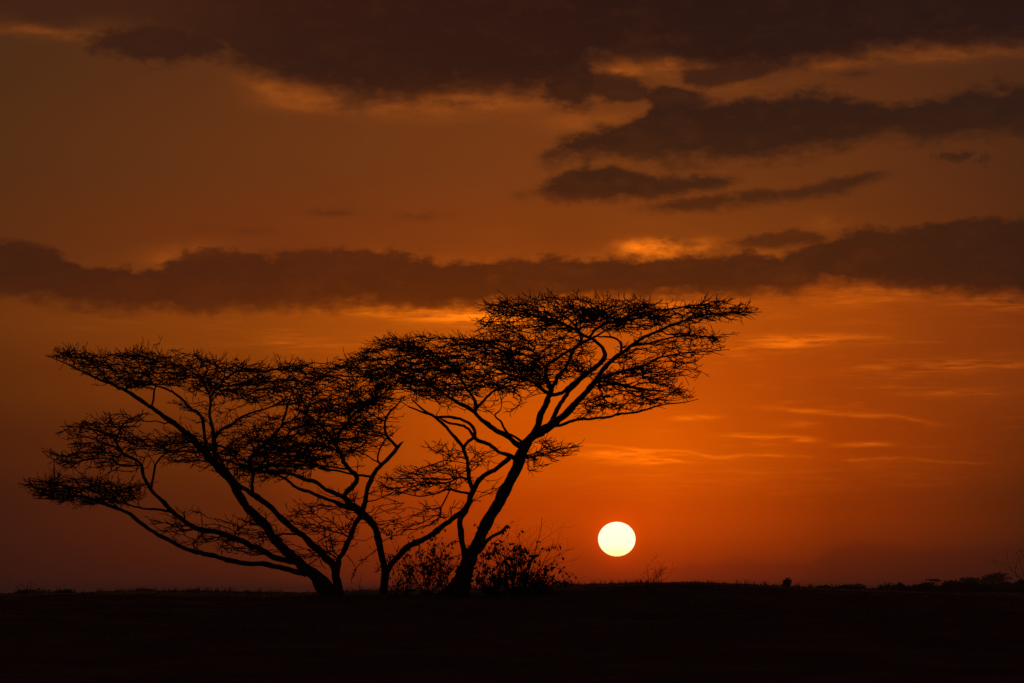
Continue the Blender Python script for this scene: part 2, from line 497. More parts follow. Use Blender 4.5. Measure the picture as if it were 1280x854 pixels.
# ------------------------------------------------------------------ dusty evening air
mh = bpy.data.materials.new('dusty_air'); mh.use_nodes = True
hn = mh.node_tree; hn.nodes.clear()
pv = hn.nodes.new('ShaderNodeVolumePrincipled'); ho = hn.nodes.new('ShaderNodeOutputMaterial')
pv.inputs['Color'].default_value = (.92, .88, .84, 1)
pv.inputs['Density'].default_value = .00018
hn.links.new(pv.outputs[0], ho.inputs['Volume'])
hx, hy0, hy1, hz0, hz1 = 6800.0, -3600.0, 8900.0, -16.0, 15.0
hv = [(x, y, z) for z in (hz0, hz1) for x, y in ((-hx, hy0), (hx, hy0), (hx, hy1), (-hx, hy1))]
hz = obj('haze', mesh_np('haze', hv, [(0, 3, 2, 1), (4, 5, 6, 7), (0, 1, 5, 4), (1, 2, 6, 5), (2, 3, 7, 6), (3, 0, 4, 7)], mh, False), kind='stuff')

# ------------------------------------------------------------------ the sun
rngs = random.Random(5)
SD = 45000.0
sp = at(SUN_U, SUN_V, SD)
seg, ring = 64, 32
sv_, sf_ = [], []
RX, RZ = SD * 23.4 / F, SD * 21.6 / F
for i in range(ring + 1):
    th = math.pi * i / ring
    for k in range(seg):
        ph = 2 * math.pi * k / seg
        sv_.append((RX * math.sin(th) * math.cos(ph), RX * math.sin(th) * math.sin(ph), RZ * math.cos(th)))
for i in range(ring):
    for k in range(seg):
        k2 = (k + 1) % seg
        sf_.append((i * seg + k, i * seg + k2, (i + 1) * seg + k2, (i + 1) * seg + k))
ms = bpy.data.materials.new('sun_surface'); ms.use_nodes = True
nt = ms.node_tree; nt.nodes.clear()
em = nt.nodes.new('ShaderNodeEmission'); em.inputs[1].default_value = 1.35
tcs = nt.nodes.new('ShaderNodeTexCoord'); sx = nt.nodes.new('ShaderNodeSeparateXYZ'); nt.links.new(tcs.outputs['Generated'], sx.inputs[0])
rp = nt.nodes.new('ShaderNodeValToRGB'); nt.links.new(sx.outputs[2], rp.inputs[0])
rp.color_ramp.elements[0].position = 0.0; rp.color_ramp.elements[0].color = (1.0, .93, .30, 1)
rp.color_ramp.elements[1].position = .35; rp.color_ramp.elements[1].color = (1.0, .985, .66, 1)
nt.links.new(rp.outputs[0], em.inputs[0])
mo = nt.nodes.new('ShaderNodeOutputMaterial'); nt.links.new(em.outputs[0], mo.inputs[0])
ms.cycles.emission_sampling = 'NONE'
sun = obj('sun', mesh_np('sun', sv_, sf_, ms))
sun.location = sp
sun['label'] = 'pale yellow setting sun disc just above the dark horizon'
sun['category'] = 'sun'

# ------------------------------------------------------------------ acacia trees
def catmull(pts, step=4.0):
    P = np.array(pts, float)
    Q = np.vstack((2 * P[0] - P[1], P, 2 * P[-1] - P[-2]))
    out = []
    for i in range(1, len(Q) - 2):
        L = np.linalg.norm(Q[i + 1, :2] - Q[i, :2]); n = max(1, int(round(L / step)))
        for k in range(n):
            t = k / n
            out.append(.5 * ((2 * Q[i]) + (-Q[i-1] + Q[i+1]) * t + (2*Q[i-1] - 5*Q[i] + 4*Q[i+1] - Q[i+2]) * t*t + (-Q[i-1] + 3*Q[i] - 3*Q[i+1] + Q[i+2]) * t**3))
    out.append(P[-1])
    return np.array(out)


def in_poly(x, y, poly):
    c = np.zeros(len(x), bool); n = len(poly); j = n - 1
    for i in range(n):
        xi, yi = poly[i]; xj, yj = poly[j]
        hit = ((yi > y) != (yj > y)) & (x < (xj - xi) * (y - yi) / (yj - yi + 1e-9) + xi)
        c ^= hit; j = i
    return c


def link_crown(nodes, tang, plen, limb, attr, rng, bf=.10, turn=2.2, vert=2.0, dep=1.0):
    """join the crown's points to the limbs one by one: short, straight-running, mostly level twigs"""
    n0 = len(nodes); M = len(attr); tot = n0 + M
    Pq = np.zeros((tot, 3)); Tn = np.zeros((tot, 3)); Pl = np.zeros(tot); Lb = np.zeros(tot, int); par = np.full(tot, -1)
    Pq[:n0] = nodes; Tn[:n0] = tang; Pl[:n0] = plen; Lb[:n0] = limb
    sc = np.array((1.0, vert, dep))
    A = attr * sc; best = np.full(M, 1e9); who = np.zeros(M, int)
    def cost(q, idx):
        e = A[idx] - Pq[q] * sc
        L = np.sqrt((e * e).sum(1)) + 1e-6
        c = (e @ Tn[q]) / L
        return L * (1 + turn * (1 - c) ** 1.5) + bf * Pl[q]
    alln = np.arange(M)
    for q in range(n0):
        c = cost(q, alln); m = c < best; best[m] = c[m]; who[m] = q
    alive = np.ones(M, bool); n = n0
    for it in range(M):
        k = int(np.argmin(best))
        q = who[k]
        Pq[n] = attr[k]; e = attr[k] - Pq[q]; L = np.linalg.norm(e) + 1e-6
        t = e / L * .75 + Tn[q] * .45; Tn[n] = t / (np.linalg.norm(t) + 1e-9)
        Pl[n] = Pl[q] + L; Lb[n] = Lb[q]; par[n] = q
        alive[k] = False; best[k] = 1e18
        idx = np.nonzero(alive)[0]
        if len(idx):
            c = cost(n, idx); m = c < best[idx]; ii = idx[m]; best[ii] = c[m]; who[ii] = n
        n += 1
    return Pq, par, Lb, Tn


nlimb = 0
def build_tree(label, D, trunk, limbs, polys, seed, mult, reach=75.0, spur=0.8):
    global nlimb
    rng = np.random.default_rng(seed)
    z = float(ground_h((trunk[0][0] - 640) * D / F, D))
    org = np.array(((trunk[1][0] - 640) * D / F, D, z))
    root = thing('acacia_tree', label, 'tree', org)
    s = D / F
    # trunk plus digitised limbs in sky units + depth
    nodes, par, lid, rad, thick = [], [], [], [], []
    chains = []
    tr = catmull([(x, y, 0.0, r * .81) for x, y, r in trunk])
    chains.append(('trunk', tr, -1))
    for (dend, pts) in limbs:
        # find where it starts: closest node of what is built so far
        allP = np.concatenate([c[1] for c in chains]); k = np.argmin((allP[:, 0] - pts[0][0])**2 + (allP[:, 1] - pts[0][1])**2)
        d0 = allP[k, 2]; x0, y0 = allP[k, 0], allP[k, 1]
        L = np.cumsum([0] + [math.hypot(pts[i+1][0] - pts[i][0], pts[i+1][1] - pts[i][1]) for i in range(len(pts) - 1)]); L = L / L[-1]
        # a short way in from the bearing limb so that the joint is closed
        P = [(x0, y0, d0, pts[0][2])] if math.hypot(x0 - pts[0][0], y0 - pts[0][1]) > 2.5 else []
        P += [(p[0], p[1], d0 + (dend - d0) * t ** 1.1, p[2]) for p, t in zip(pts, L)]
        chains.append(('limb', catmull(P), k))
    for q, c in enumerate(chains):
        a = c[1]; m = len(a)
        if q: a[:, 3] *= .73
        # crooked growth and swellings
        t = np.arange(m) * 4.0; fade = np.minimum(1, np.minimum(np.arange(m), np.arange(m)[::-1]) / 4.0)
        p1, p2, p3, p4 = rng.uniform(0, 6.28, 4)
        k_ = np.clip(a[:, 3] * .22, .35, .95) * fade * (.8 if q else .45)
        a[:, 0] += k_ * (np.sin(t / 8.5 + p1) + .6 * np.sin(t / 4.1 + p2)); a[:, 1] += k_ * (np.sin(t / 9.7 + p3) + .6 * np.sin(t / 4.7 + p4))
        a[:, 3] *= 1 + .07 * np.sin(t / 7.0 + p2) + .05 * np.sin(t / 3.6 + p3) + (rng.random(m) < .05) * .16
    off = 0
    offs = []
    for ci, (nm, c, k) in enumerate(chains):
        c[:, 3] = np.maximum(c[:, 3], .45)
        c[1:-1, :2] += rng.normal(0, .17, (len(c) - 2, 2)) * np.minimum(c[1:-1, 3:4], 1.6)
        for i in range(len(c)):
            nodes.append(tuple(c[i, :3])); par.append(off + i - 1 if i else (k if k >= 0 else -1)); lid.append(ci); rad.append(c[i, 3])
        offs.append(off); off += len(c)
        chains[ci] = (nm, c, k)
    nlimb = len(nodes)
    att = []
    for poly, w, dr in polys:
        q = np.array(poly, float); x0, y0 = q.min(0); x1, y1 = q.max(0)
        area = .5 * abs(np.dot(q[:, 0], np.roll(q[:, 1], 1)) - np.dot(q[:, 1], np.roll(q[:, 0], 1)))
        n = int(area / 100 * w * mult)
        xx = rng.uniform(x0, x1, n * 8); yy = rng.uniform(y0, y1, n * 8)
        k = in_poly(xx, yy, poly) & ((np.sin(xx * .11 + seed) * np.sin(yy * .17 + xx * .03) + rng.normal(0, .8, len(xx))) > -.35); xx, yy = xx[k][:n], yy[k][:n]
        xx = xx + rng.normal(0, 3.5, len(xx)); yy = yy + rng.normal(0, 2.2, len(xx)) - (rng.random(len(xx)) < .04) * rng.uniform(0, 7, len(xx))
        dd = rng.uniform(-1, 1, len(xx)); dd = np.sign(dd) * np.abs(dd) ** 1.2 * dr
        att.append(np.stack((xx, yy, dd), 1))
    att = np.concatenate(att)
    # only limb nodes thin enough carry twigs
    ok = [i for i in range(nlimb) if lid[i] > 0 and rad[i] < 3.9]
    sub = {i: k for k, i in enumerate(ok)}
    sn = [nodes[i] for i in ok]; sp_ = [-1] * len(ok); sl_ = [lid[i] for i in ok]
    tg = []
    for nm, c, k in chains:
        t = np.gradient(c[:, :3], axis=0); t /= np.linalg.norm(t, axis=1, keepdims=True); tg.append(t)
    tg = np.concatenate(tg)[ok]
    # thin ends of the limbs may carry twigs in their own direction; thick wood sends shoots upwards
    rk = np.array([rad[i] for i in ok])
    N, P, Lb, Tn = link_crown(np.array(sn), tg, rk * 14.0, sl_, att, rng)
    n0 = len(ok); n = len(N); ex = 2.9; tip = .38
    r = np.zeros(n); acc = np.zeros(n)
    for i in range(n - 1, n0 - 1, -1):
        r[i] = tip if acc[i] == 0 else max(tip, acc[i] ** (1 / ex))
        acc[P[i]] += r[i] ** ex
    r[n0:] = np.minimum(r[n0:], 1.45); r[:n0] = rk
    for i in range(n0, n): r[i] = min(r[i], r[P[i]] * .95 + .02)
    # every link becomes three short pieces of a bent twig
    a_, b_ = N[P[n0:]], N[n0:]; L = np.linalg.norm(b_ - a_, axis=1, keepdims=True)
    t0 = Tn[P[n0:]]; t1 = Tn[n0:]
    def herm(t): return (2*t**3 - 3*t**2 + 1) * a_ + (t**3 - 2*t**2 + t) * t0 * L * .7 + (-2*t**3 + 3*t**2) * b_ + (t**3 - t**2) * t1 * L * .7
    m1 = herm(.33) + rng.normal(0, .055, a_.shape) * L; m2 = herm(.67) + rng.normal(0, .055, a_.shape) * L
    rs_ = np.minimum(r[P[n0:]], r[n0:] * 1.35); re_ = r[n0:]
    A = np.concatenate((a_, m1, m2)); B = np.concatenate((m1, m2, b_))
    ra = np.concatenate((rs_, rs_ * .67 + re_ * .33, rs_ * .33 + re_ * .67)); rb = np.concatenate((rs_ * .67 + re_ * .33, rs_ * .33 + re_ * .67, re_))
    lb = np.concatenate((Lb[n0:],) * 3)
    dirs = B - A; dirs /= np.linalg.norm(dirs, axis=1, keepdims=True) + 1e-9
    SA, SB, SL, SR = [], [], [], []
    def shoots(b, v, lbs, prob, lo, hi, side, up, rr):
        m = rng.random(len(b)) < prob
        b = b[m]; v = v[m] + rng.normal(0, side, (m.sum(), 3)); v[:, 1] -= up * rng.random(m.sum()); v /= np.linalg.norm(v, axis=1, keepdims=True)
        L = rng.uniform(lo, hi, (m.sum(), 1)); mid = b + v * L * .5
        v2 = v + rng.normal(0, .3, v.shape); v2[:, 1] -= up * .6; v2 /= np.linalg.norm(v2, axis=1, keepdims=True)
        end = mid + v2 * L * .5
        SA.extend([b, mid]); SB.extend([mid, end]); SL.extend([lbs[m], lbs[m]]); SR.extend([np.full(m.sum(), rr), np.full(m.sum(), rr * .85)])
        return mid, v2, lbs[m]
    thin = rb < 1.0
    q = shoots(B[thin], dirs[thin], lb[thin], spur * .58, 5, 15, .36, .16, .40)
    shoots(q[0], q[1], q[2], .45, 3, 7, .6, .15, .36)
    shoots(B[thin], dirs[thin], lb[thin], spur * .30, 2, 5, .8, .2, .34)
    # curved tips standing up out of the top of the crown
    tips = np.nonzero(acc[n0:] == 0)[0] + n0
    q = shoots(N[tips], Tn[tips], Lb[tips], .85, 6, 17, .30, .32, .40)
    shoots(q[0], q[1], q[2], .5, 3, 8, .5, .3, .36)
    SA, SB, SL, SR = np.concatenate(SA), np.concatenate(SB), np.concatenate(SL), np.concatenate(SR)
    A = np.concatenate((A, SA)); B = np.concatenate((B, SB)); lb = np.concatenate((lb, SL))
    ra = np.concatenate((ra, SR)); rb = np.concatenate((rb, SR * .8))
    Aw, Bw = at_arr(A, D), at_arr(B, D)
    for ci, (nm, c, k) in enumerate(chains):
        me = tube_mesh(nm, at_arr(c[:, :3], D), c[:, 3] * s, M_BARK, org, 12 if c[0, 3] > 3 else 8, rng, .07)
        o = obj(nm, me, root)
        m = lb == ci
        if m.sum() > 3:
            obj('twigs', segs_mesh('twigs', Aw[m], Bw[m], ra[m] * s, rb[m] * s, M_TWIG, org, 4), o, 'stuff')
    print('TREE', label[:20], 'nodes', n, 'segs', len(A), 'left')
    return root


# left tree
t1 = build_tree('wide leafless acacia leaning left, lowest branches sweeping far to the left', 100.0,
    [(418, 762, 17), (415, 748, 14.5), (408, 736, 13), (398, 724, 11.5), (390, 716, 10)],
    [(-60, [(393, 719, 10), (378, 707, 9), (363, 695, 8), (342, 671, 7.6), (320, 645, 7.2), (300, 622, 7), (290, 603, 6.8), (279, 590, 7), (266, 577, 6.5), (255, 566, 6), (243, 550, 5.3), (235, 543, 4.8), (211, 525, 4.2), (187, 508, 3.6), (167, 494, 3.3), (148, 484, 2.8), (125, 474, 2.2), (99, 463, 1.5), (75, 451, 1.0), (57, 444, .6)]),
     (50, [(385, 716, 6), (360, 712, 5), (340, 707, 4.5), (299, 703, 4.2), (262, 694, 4), (231, 685, 3.8), (195, 667, 3.4), (172, 650, 3.2), (155, 639, 3), (127, 629, 2.5), (96, 620, 1.9), (70, 624, 1.3), (44, 623, .7)]),
     (110, [(150, 637, 1.8), (132, 622, 1.6), (110, 612, 1.3), (75, 606, 1), (36, 597, .6)]),
     (-90, [(370, 702, 6), (355, 700, 5.5), (338, 695, 5), (314, 681, 4.8), (275, 667, 4.4), (243, 659, 4), (219, 643, 3.8), (205, 628, 3.5), (191, 615, 3.2), (184, 604, 3), (179, 593, 2.8), (176, 580, 2.6), (166, 573, 2.5), (155, 568, 2.3), (147, 556, 2), (139, 546, 1.8), (126, 540, 1.3), (105, 535, .9), (75, 533, .6)]),
     (-140, [(188, 611, 2.2), (191, 600, 2), (193, 590, 1.8), (195, 580, 1.7), (203, 570, 1.5), (215, 563, 1.3), (235, 559, .9)]),
     (-40, [(177, 582, 1.8), (165, 582, 1.6), (150, 581, 1.5), (135, 573, 1.2), (110, 575, 1.1), (90, 577, .9), (65, 573, .7), (53, 564, .5)]),
     (-150, [(145, 551, 1.8), (150, 538, 1.6), (158, 527, 1.4), (172, 520, 1.1), (186, 516, .8)]),
     (20, [(215, 640, 2.2), (201, 637, 2), (180, 636, 1.7), (160, 631, 1.2), (140, 624, .8)]),
     # second stem of the same root
     (30, [(421, 752, 9), (423, 737, 8), (421, 722, 7.2), (419, 712, 6.8), (407, 697, 6.2), (397, 687, 6), (385, 676, 5.8), (372, 666, 5.5), (358, 653, 5.1), (346, 642, 4.9), (325, 624, 4.5), (310, 613, 4), (299, 607, 3.6), (288, 596, 3.1), (280, 582, 2.6), (270, 566, 2)]),
     (110, [(316, 618, 3.4), (315, 606, 3.2), (316, 592, 3), (313, 574, 3.2), (325, 560, 3), (340, 547, 2.8), (352, 532, 2.4), (356, 518, 2), (360, 505, 1.6), (365, 490, 1)]),
     (20, [(272, 582, 4), (268, 565, 4), (267, 545, 3.5), (264, 528, 3), (262, 515, 2.6), (263, 500, 2.2), (258, 485, 1.5), (250, 470, 1)]),
     (-110, [(260, 570, 3), (256, 545, 3), (254, 528, 2.8), (249, 518, 2.6), (239, 511, 2.4), (225, 497, 2.1), (212, 488, 1.8), (195, 482, 1.4), (175, 474, 1)]),
     (90, [(268, 548, 2.8), (278, 536, 2.6), (290, 531, 2.4), (299, 523, 2.1), (315, 516, 1.7), (335, 510, 1.4), (355, 505, 1)]),
     (30, [(189, 509, 2), (191, 503, 1.8), (192, 494, 1.6), (195, 484, 1.3), (203, 475, 1)]),
     (50, [(421, 713, 5.6), (425, 698, 5), (431, 687, 4.7), (438, 670, 4.5), (446, 653, 4.4), (453, 640, 4.3), (456, 625, 4.1), (460, 610, 3.9), (467, 594, 3.9), (474, 583, 3.7), (484, 574, 3.5), (493, 565, 3.3), (499, 557, 2.8), (504, 552, .9)]),
     (10, [(496, 559, 2.8), (487, 549, 2.4), (482, 541, 2.3), (481, 532, 2.1), (482, 524, 2), (488, 514, 1.8), (497, 505, 1.3), (505, 495, .8)]),
     (90, [(482, 527, 1.4), (470, 521, 1.2), (460, 515, 1), (448, 509, .8)]),
     (40, [(476, 581, 2), (472, 575, 1.8), (473, 566, 1.6), (478, 555, 1.5), (483, 548, 1.4)]),
     (-80, [(465, 596, 2.2), (450, 594, 2.1), (440, 593, 2), (420, 588, 1.8), (404, 585, 1.6), (390, 575, 1.3), (375, 565, 1)])],
    [([(60, 441), (85, 438), (130, 442), (180, 438), (220, 441), (250, 446), (280, 451), (330, 456), (380, 452), (430, 455), (470, 463), (488, 480), (490, 498), (475, 510), (455, 517), (430, 518), (380, 516), (340, 510), (300, 500), (260, 494), (225, 487), (200, 482), (165, 489), (130, 475), (95, 461)], 4.6, 150),
     ([(190, 555), (240, 545), (300, 538), (330, 522), (380, 517), (420, 530), (465, 525), (480, 545), (450, 568), (410, 575), (380, 588), (330, 592), (290, 596), (255, 574), (230, 574), (205, 566)], 3.2, 140),
     ([(180, 545), (230, 535), (262, 560), (280, 590), (225, 578), (190, 580)], 1.8, 90),
     ([(60, 565), (110, 560), (190, 570), (185, 590), (120, 592), (75, 585)], 1.5, 70),
     ([(270, 555), (330, 550), (400, 555), (420, 580), (380, 600), (330, 604), (290, 600)], 1.4, 120),
     ([(75, 533), (110, 527), (140, 514), (185, 518), (188, 530), (165, 540), (190, 552), (172, 572), (120, 578), (75, 576), (62, 570), (95, 560)], 2.6, 90),
     ([(32, 603), (60, 600), (90, 597), (130, 602), (160, 610), (188, 604), (178, 618), (158, 630), (120, 630), (80, 627), (50, 622)], 6.5, 90),
     ([(255, 655), (330, 640), (375, 690), (340, 697), (300, 692)], 1.6, 70),
     ([(350, 645), (440, 605), (455, 640), (432, 695), (400, 680)], 1.6, 80),
     ([(180, 648), (240, 656), (290, 670), (325, 694), (250, 688), (200, 670)], 1.6, 70),
     ([(210, 500), (260, 500), (330, 515), (300, 535), (240, 530)], .9, 110),
     ([(440, 655), (478, 600), (520, 640), (480, 665)], .5, 60),
     ([(345, 690), (420, 690), (415, 720), (390, 715)], .6, 40),
     ([(200, 640), (255, 636), (262, 650), (225, 652)], .9, 50)],
    11, 2.05)

# middle tree
t2 = build_tree('middle acacia with a kinked slender trunk crossing a stem of the left tree', 103.5,
    [(478, 762, 9), (479, 748, 7.6), (480, 733, 6.6), (481, 718, 6.1), (480, 704, 5.4), (476, 688, 5.1), (472, 672, 5.1), (468, 660, 5.3), (462, 650, 5.6), (452, 641, 6), (441, 632, 5.4)],
    [(60, [(443, 634, 4.8), (432, 624, 4.2), (420, 617, 3.8), (405, 610, 3.6), (395, 603, 3.5), (382, 600, 3.4), (365, 593, 3.2), (350, 590, 3), (330, 590, 2.8), (312, 586, 2.4), (295, 580, 1.9), (275, 574, 1.3)]),
     (-50, [(447, 637, 4), (435, 635, 3.4), (420, 629, 3.1), (400, 621, 3), (385, 614, 2.8), (370, 609, 2.6), (355, 598, 2.2), (340, 592, 1.6), (320, 585, 1)]),
     (-30, [(438, 631, 4.1), (431, 621, 4.1), (437, 612, 4), (445, 603, 4), (444, 594, 4), (437, 586, 3.8), (429, 577, 3.6), (427, 568, 3.4), (419, 556, 3.2), (412, 545, 2.8), (402, 533, 2.3), (390, 522, 1.8), (378, 514, 1.3)]),
     (60, [(420, 558, 3), (425, 540, 2.8), (435, 527, 2.4), (445, 516, 2), (460, 505, 1.5), (475, 495, 1)]),
     (-90, [(424, 563, 2.2), (405, 558, 2), (392, 557, 1.8), (370, 552, 1.5), (350, 545, 1)]),
     (0, [(482, 716, 5.2), (492, 702, 4.8), (502, 691, 4.7), (512, 682, 4.7), (523, 677, 4.9), (535, 672, 4.6), (545, 665, 4.5), (558, 654, 4.5), (570, 645, 4.6), (580, 638, 4.8), (587, 630, 5.2), (590, 617, 5.2), (594, 608, 5), (599, 600, 4.6)]),
     (80, [(591, 614, 4), (587, 600, 3.7), (585, 588, 3.5), (583, 572, 3.4), (579, 559, 3.2), (571, 549, 3), (563, 541, 2.8), (552, 528, 2.6), (540, 519, 2.3), (525, 514, 1.8), (510, 508, 1.2)]),
     (20, [(580, 559, 2.8), (586, 551, 2.8), (594, 545, 2.7), (592, 535, 2.8), (584, 528, 2.8), (575, 524, 2.4), (560, 521, 2.2), (545, 521, 2), (530, 513, 1.6), (515, 500, 1.1)]),
     (-30, [(599, 600, 4.4), (608, 593, 4), (617, 588, 3.8), (625, 582, 3.7), (635, 574, 3.6), (640, 570, 3)]),
     (-60, [(590, 617, 2.6), (580, 616, 2.1), (570, 614, 2), (558, 612, 1.8), (540, 618, 1.3), (520, 620, 1), (488, 612, .6)]),
     (40, [(586, 600, 2), (574, 597, 1.8), (560, 603, 1.6), (545, 604, 1.3), (520, 607, .9), (478, 613, .6)])],
    [([(300, 560), (360, 520), (440, 520), (500, 505), (490, 550), (430, 585), (330, 600)], 1.1, 120),
     ([(385, 520), (420, 502), (470, 474), (500, 455), (540, 445), (590, 445), (615, 460), (605, 498), (580, 503), (540, 512), (505, 502), (470, 525), (440, 555), (400, 565), (350, 575), (300, 580), (340, 545)], 2.1, 150),
     ([(470, 608), (490, 596), (515, 586), (540, 578), (575, 585), (592, 590), (580, 606), (550, 612), (520, 618), (490, 618)], 3.0, 70),
     ([(535, 560), (560, 556), (590, 566), (612, 560), (625, 572), (600, 585), (565, 578)], 2.4, 60),
     ([(470, 655), (500, 645), (540, 632), (572, 630), (570, 642), (540, 660), (500, 672), (478, 668)], 1.3, 50),
     ([(560, 635), (620, 600), (635, 606), (600, 640)], .5, 40),
     ([(430, 700), (480, 690), (478, 712), (440, 722)], .6, 40)],
    22, 1.75)

# right tree
t3 = build_tree('tallest acacia, leaning right over the sun, with a flat spreading crown', 98.5,
    [(566, 766, 24), (570, 750, 19), (575, 732, 15), (583, 710, 12.3), (590, 692, 10.4), (598, 676, 9.3), (605, 662, 9), (612, 648, 9), (622, 630, 8.7), (635, 606, 8.4), (641, 595, 8.1), (646, 583, 8.3), (650, 572, 8.6), (655, 560, 8.7), (659, 552, 8.4)],
    [(20, [(659, 553, 8), (667, 545, 7.4), (679, 538, 7), (691, 531, 6.7), (702, 521, 6.3), (714, 510, 5.9), (725, 499, 5.5), (737, 486, 5), (747, 471, 4.3), (757, 459, 3.9), (765, 451, 3.5), (774, 444, 3.2), (786, 434, 3), (798, 426, 2.8), (811, 419, 2.6), (823, 414, 2.4), (838, 407, 2.1), (853, 402, 1.9), (868, 397, 1.6), (885, 393, 1.3), (905, 392, 1.1), (925, 391, .8), (952, 390, .5)]),
     (-70, [(684, 534, 4.2), (695, 516, 3.9), (703, 501, 3.8), (712, 487, 3.7), (725, 474, 3.8), (737, 465, 3.8), (747, 457, 3.8), (754, 450, 3.8), (756, 442, 3.6), (753, 434, 3.4), (747, 429, 3), (740, 424, 3), (733, 421, 2.6), (722, 414, 2), (705, 404, 1.5), (690, 398, 1)]),
     (40, [(666, 546, 6.5), (671, 532, 5.4), (677, 518, 5.1), (682, 508, 5), (685, 498, 4.8), (688, 488, 4.5), (686, 478, 3.6), (683, 470, 2.9), (682, 462, 2.5), (686, 455, 2.5), (695, 449, 2.4), (703, 443, 2.4), (715, 437, 2.3), (728, 429, 2.2), (742, 422, 2), (760, 412, 1.4), (780, 402, 1)]),
     (-10, [(689, 487, 3.6), (697, 472, 3.1), (705, 463, 3), (711, 452, 3), (715, 441, 3), (720, 433, 2.8), (727, 426, 2.8), (722, 412, 2), (712, 400, 1.5), (695, 390, 1.1)]),
     (70, [(687, 492, 3.2), (678, 487, 3), (668, 479, 2.6), (655, 474, 2.2), (640, 470, 1.8), (622, 462, 1.3), (605, 455, .9)]),
     (10, [(687, 494, 3.6), (703, 491, 3.2), (715, 480, 2.8), (730, 471, 2.6), (744, 460, 2.2)]),
     (60, [(688, 533, 3.4), (700, 532, 2.8), (712, 528, 2.6), (725, 524, 2.5), (742, 523, 2.3), (762, 521, 2.1), (780, 517, 2), (796, 515, 1.8), (818, 509, 1.5), (835, 505, 1.2), (855, 503, .9), (873, 499, .5)]),
     (-100, [(746, 473, 2.8), (759, 471, 2.5), (770, 466, 2.3), (782, 463, 2.2), (806, 457, 1.9), (817, 450, 1.8), (828, 446, 1.6), (845, 443, 1.3), (860, 441, 1.1), (885, 439, .8), (912, 437, .5)]),
     (110, [(790, 432, 2), (800, 431, 1.9), (811, 429, 1.8), (830, 424, 1.6), (848, 421, 1.4), (872, 420, 1.1), (895, 421, .8), (911, 421, .5)]),
     (-20, [(776, 441, 2.4), (777, 434, 2.2), (775, 427, 2), (768, 422, 1.8), (759, 421, 1.6), (748, 421, 1.4)]),
     (100, [(745, 474, 2.6), (752, 482, 2.2), (770, 480, 2), (790, 484, 1.7), (815, 488, 1.3), (840, 491, .8)]),
     (50, [(656, 560, 5.4), (648, 556, 5), (641, 550, 4.6), (634, 545, 4.4), (620, 539, 4.3), (610, 531, 4), (602, 525, 3.9), (596, 518, 3.6), (590, 512, 3.4), (582, 508, 3.2), (572, 504, 3), (562, 497, 2.6), (551, 489, 2.2), (541, 482, 1.8), (525, 475, 1.4), (505, 468, 1), (480, 460, .7)]),
     (-40, [(594, 516, 3.2), (595, 505, 2.9), (590, 496, 2.4), (583, 485, 2.2), (575, 472, 2), (567, 462, 1.6), (558, 450, 1.1)]),
     (80, [(595, 511, 2.6), (605, 500, 2.2), (615, 491, 2), (628, 483, 1.6), (640, 475, 1)]),
     (-50, [(652, 552, 2.4), (640, 544, 2.1), (634, 541, 2), (629, 533, 1.8), (625, 526, 1.7), (618, 520, 1.4), (626, 512, 1.1), (627, 503, .8)]),
     (-50, [(645, 574, 3.8), (637, 570, 3.6), (628, 567, 3.2), (622, 564, 3.2), (615, 558, 3.3), (608, 554, 3.4), (598, 551, 3.3), (592, 545, 3), (586, 537, 2.6), (575, 531, 2.2), (560, 528, 1.8), (545, 520, 1.1)]),
     (0, [(584, 712, 6.2), (582, 697, 5.3), (579, 683, 5.1), (576, 668, 5.1), (574, 655, 5.2), (577, 645, 5), (583, 638, 5)]),
     (-20, [(595, 691, 4.5), (604, 682, 3.7), (612, 673, 3), (620, 669, 2.9), (627, 665, 2.7), (632, 659, 2.3), (634, 656, .8)]),
     (30, [(652, 572, 2.6), (662, 572, 1.9), (672, 570, 1.6), (685, 566, 1.3), (700, 562, 1), (722, 558, .5)]),
     (-120, [(736, 422, 2.4), (745, 412, 2.2), (760, 404, 2), (785, 396, 1.7), (810, 390, 1.4), (840, 386, 1.1), (870, 382, .8), (905, 376, .5)]),
     (130, [(718, 412, 2), (700, 404, 1.8), (680, 398, 1.6), (660, 392, 1.3), (635, 384, .9), (612, 382, .6)]),
     (-130, [(684, 460, 2.2), (670, 450, 2), (655, 443, 1.7), (635, 436, 1.3), (610, 428, 1), (575, 424, .7), (540, 423, .5)])],
    [([(600, 385), (622, 376), (680, 372), (740, 373), (800, 377), (850, 384), (900, 375), (925, 381), (950, 389), (930, 393), (905, 400), (850, 406), (800, 412), (770, 414), (740, 413), (700, 417), (665, 410), (625, 403)], 4.4, 160),
     ([(655, 388), (740, 378), (800, 385), (830, 397), (790, 410), (730, 414), (690, 405)], 2.6, 150),
     ([(790, 420), (860, 404), (908, 418), (912, 438), (870, 452), (875, 470), (830, 475), (790, 470), (765, 455)], 2.0, 120),
     ([(425, 452), (450, 438), (480, 424), (520, 420), (570, 422), (620, 422), (655, 434), (685, 455), (678, 486), (650, 496), (620, 492), (590, 488), (560, 496), (520, 492), (480, 478), (445, 468)], 4.6, 150),
     ([(598, 398), (660, 408), (700, 420), (735, 430), (748, 465), (700, 478), (655, 480), (605, 440)], 3.6, 130),
     ([(752, 464), (800, 458), (835, 472), (848, 486), (870, 497), (820, 506), (760, 516), (718, 520), (738, 494)], 3.6, 110),
     ([(660, 568), (690, 556), (720, 556), (715, 568), (688, 578), (662, 590)], 3.0, 50),
     ([(665, 566), (690, 540), (702, 538), (690, 556), (672, 572)], 1.6, 40),
     ([(560, 505), (620, 500), (660, 506), (640, 518), (600, 514)], .8, 60)],
    33, 2.1)

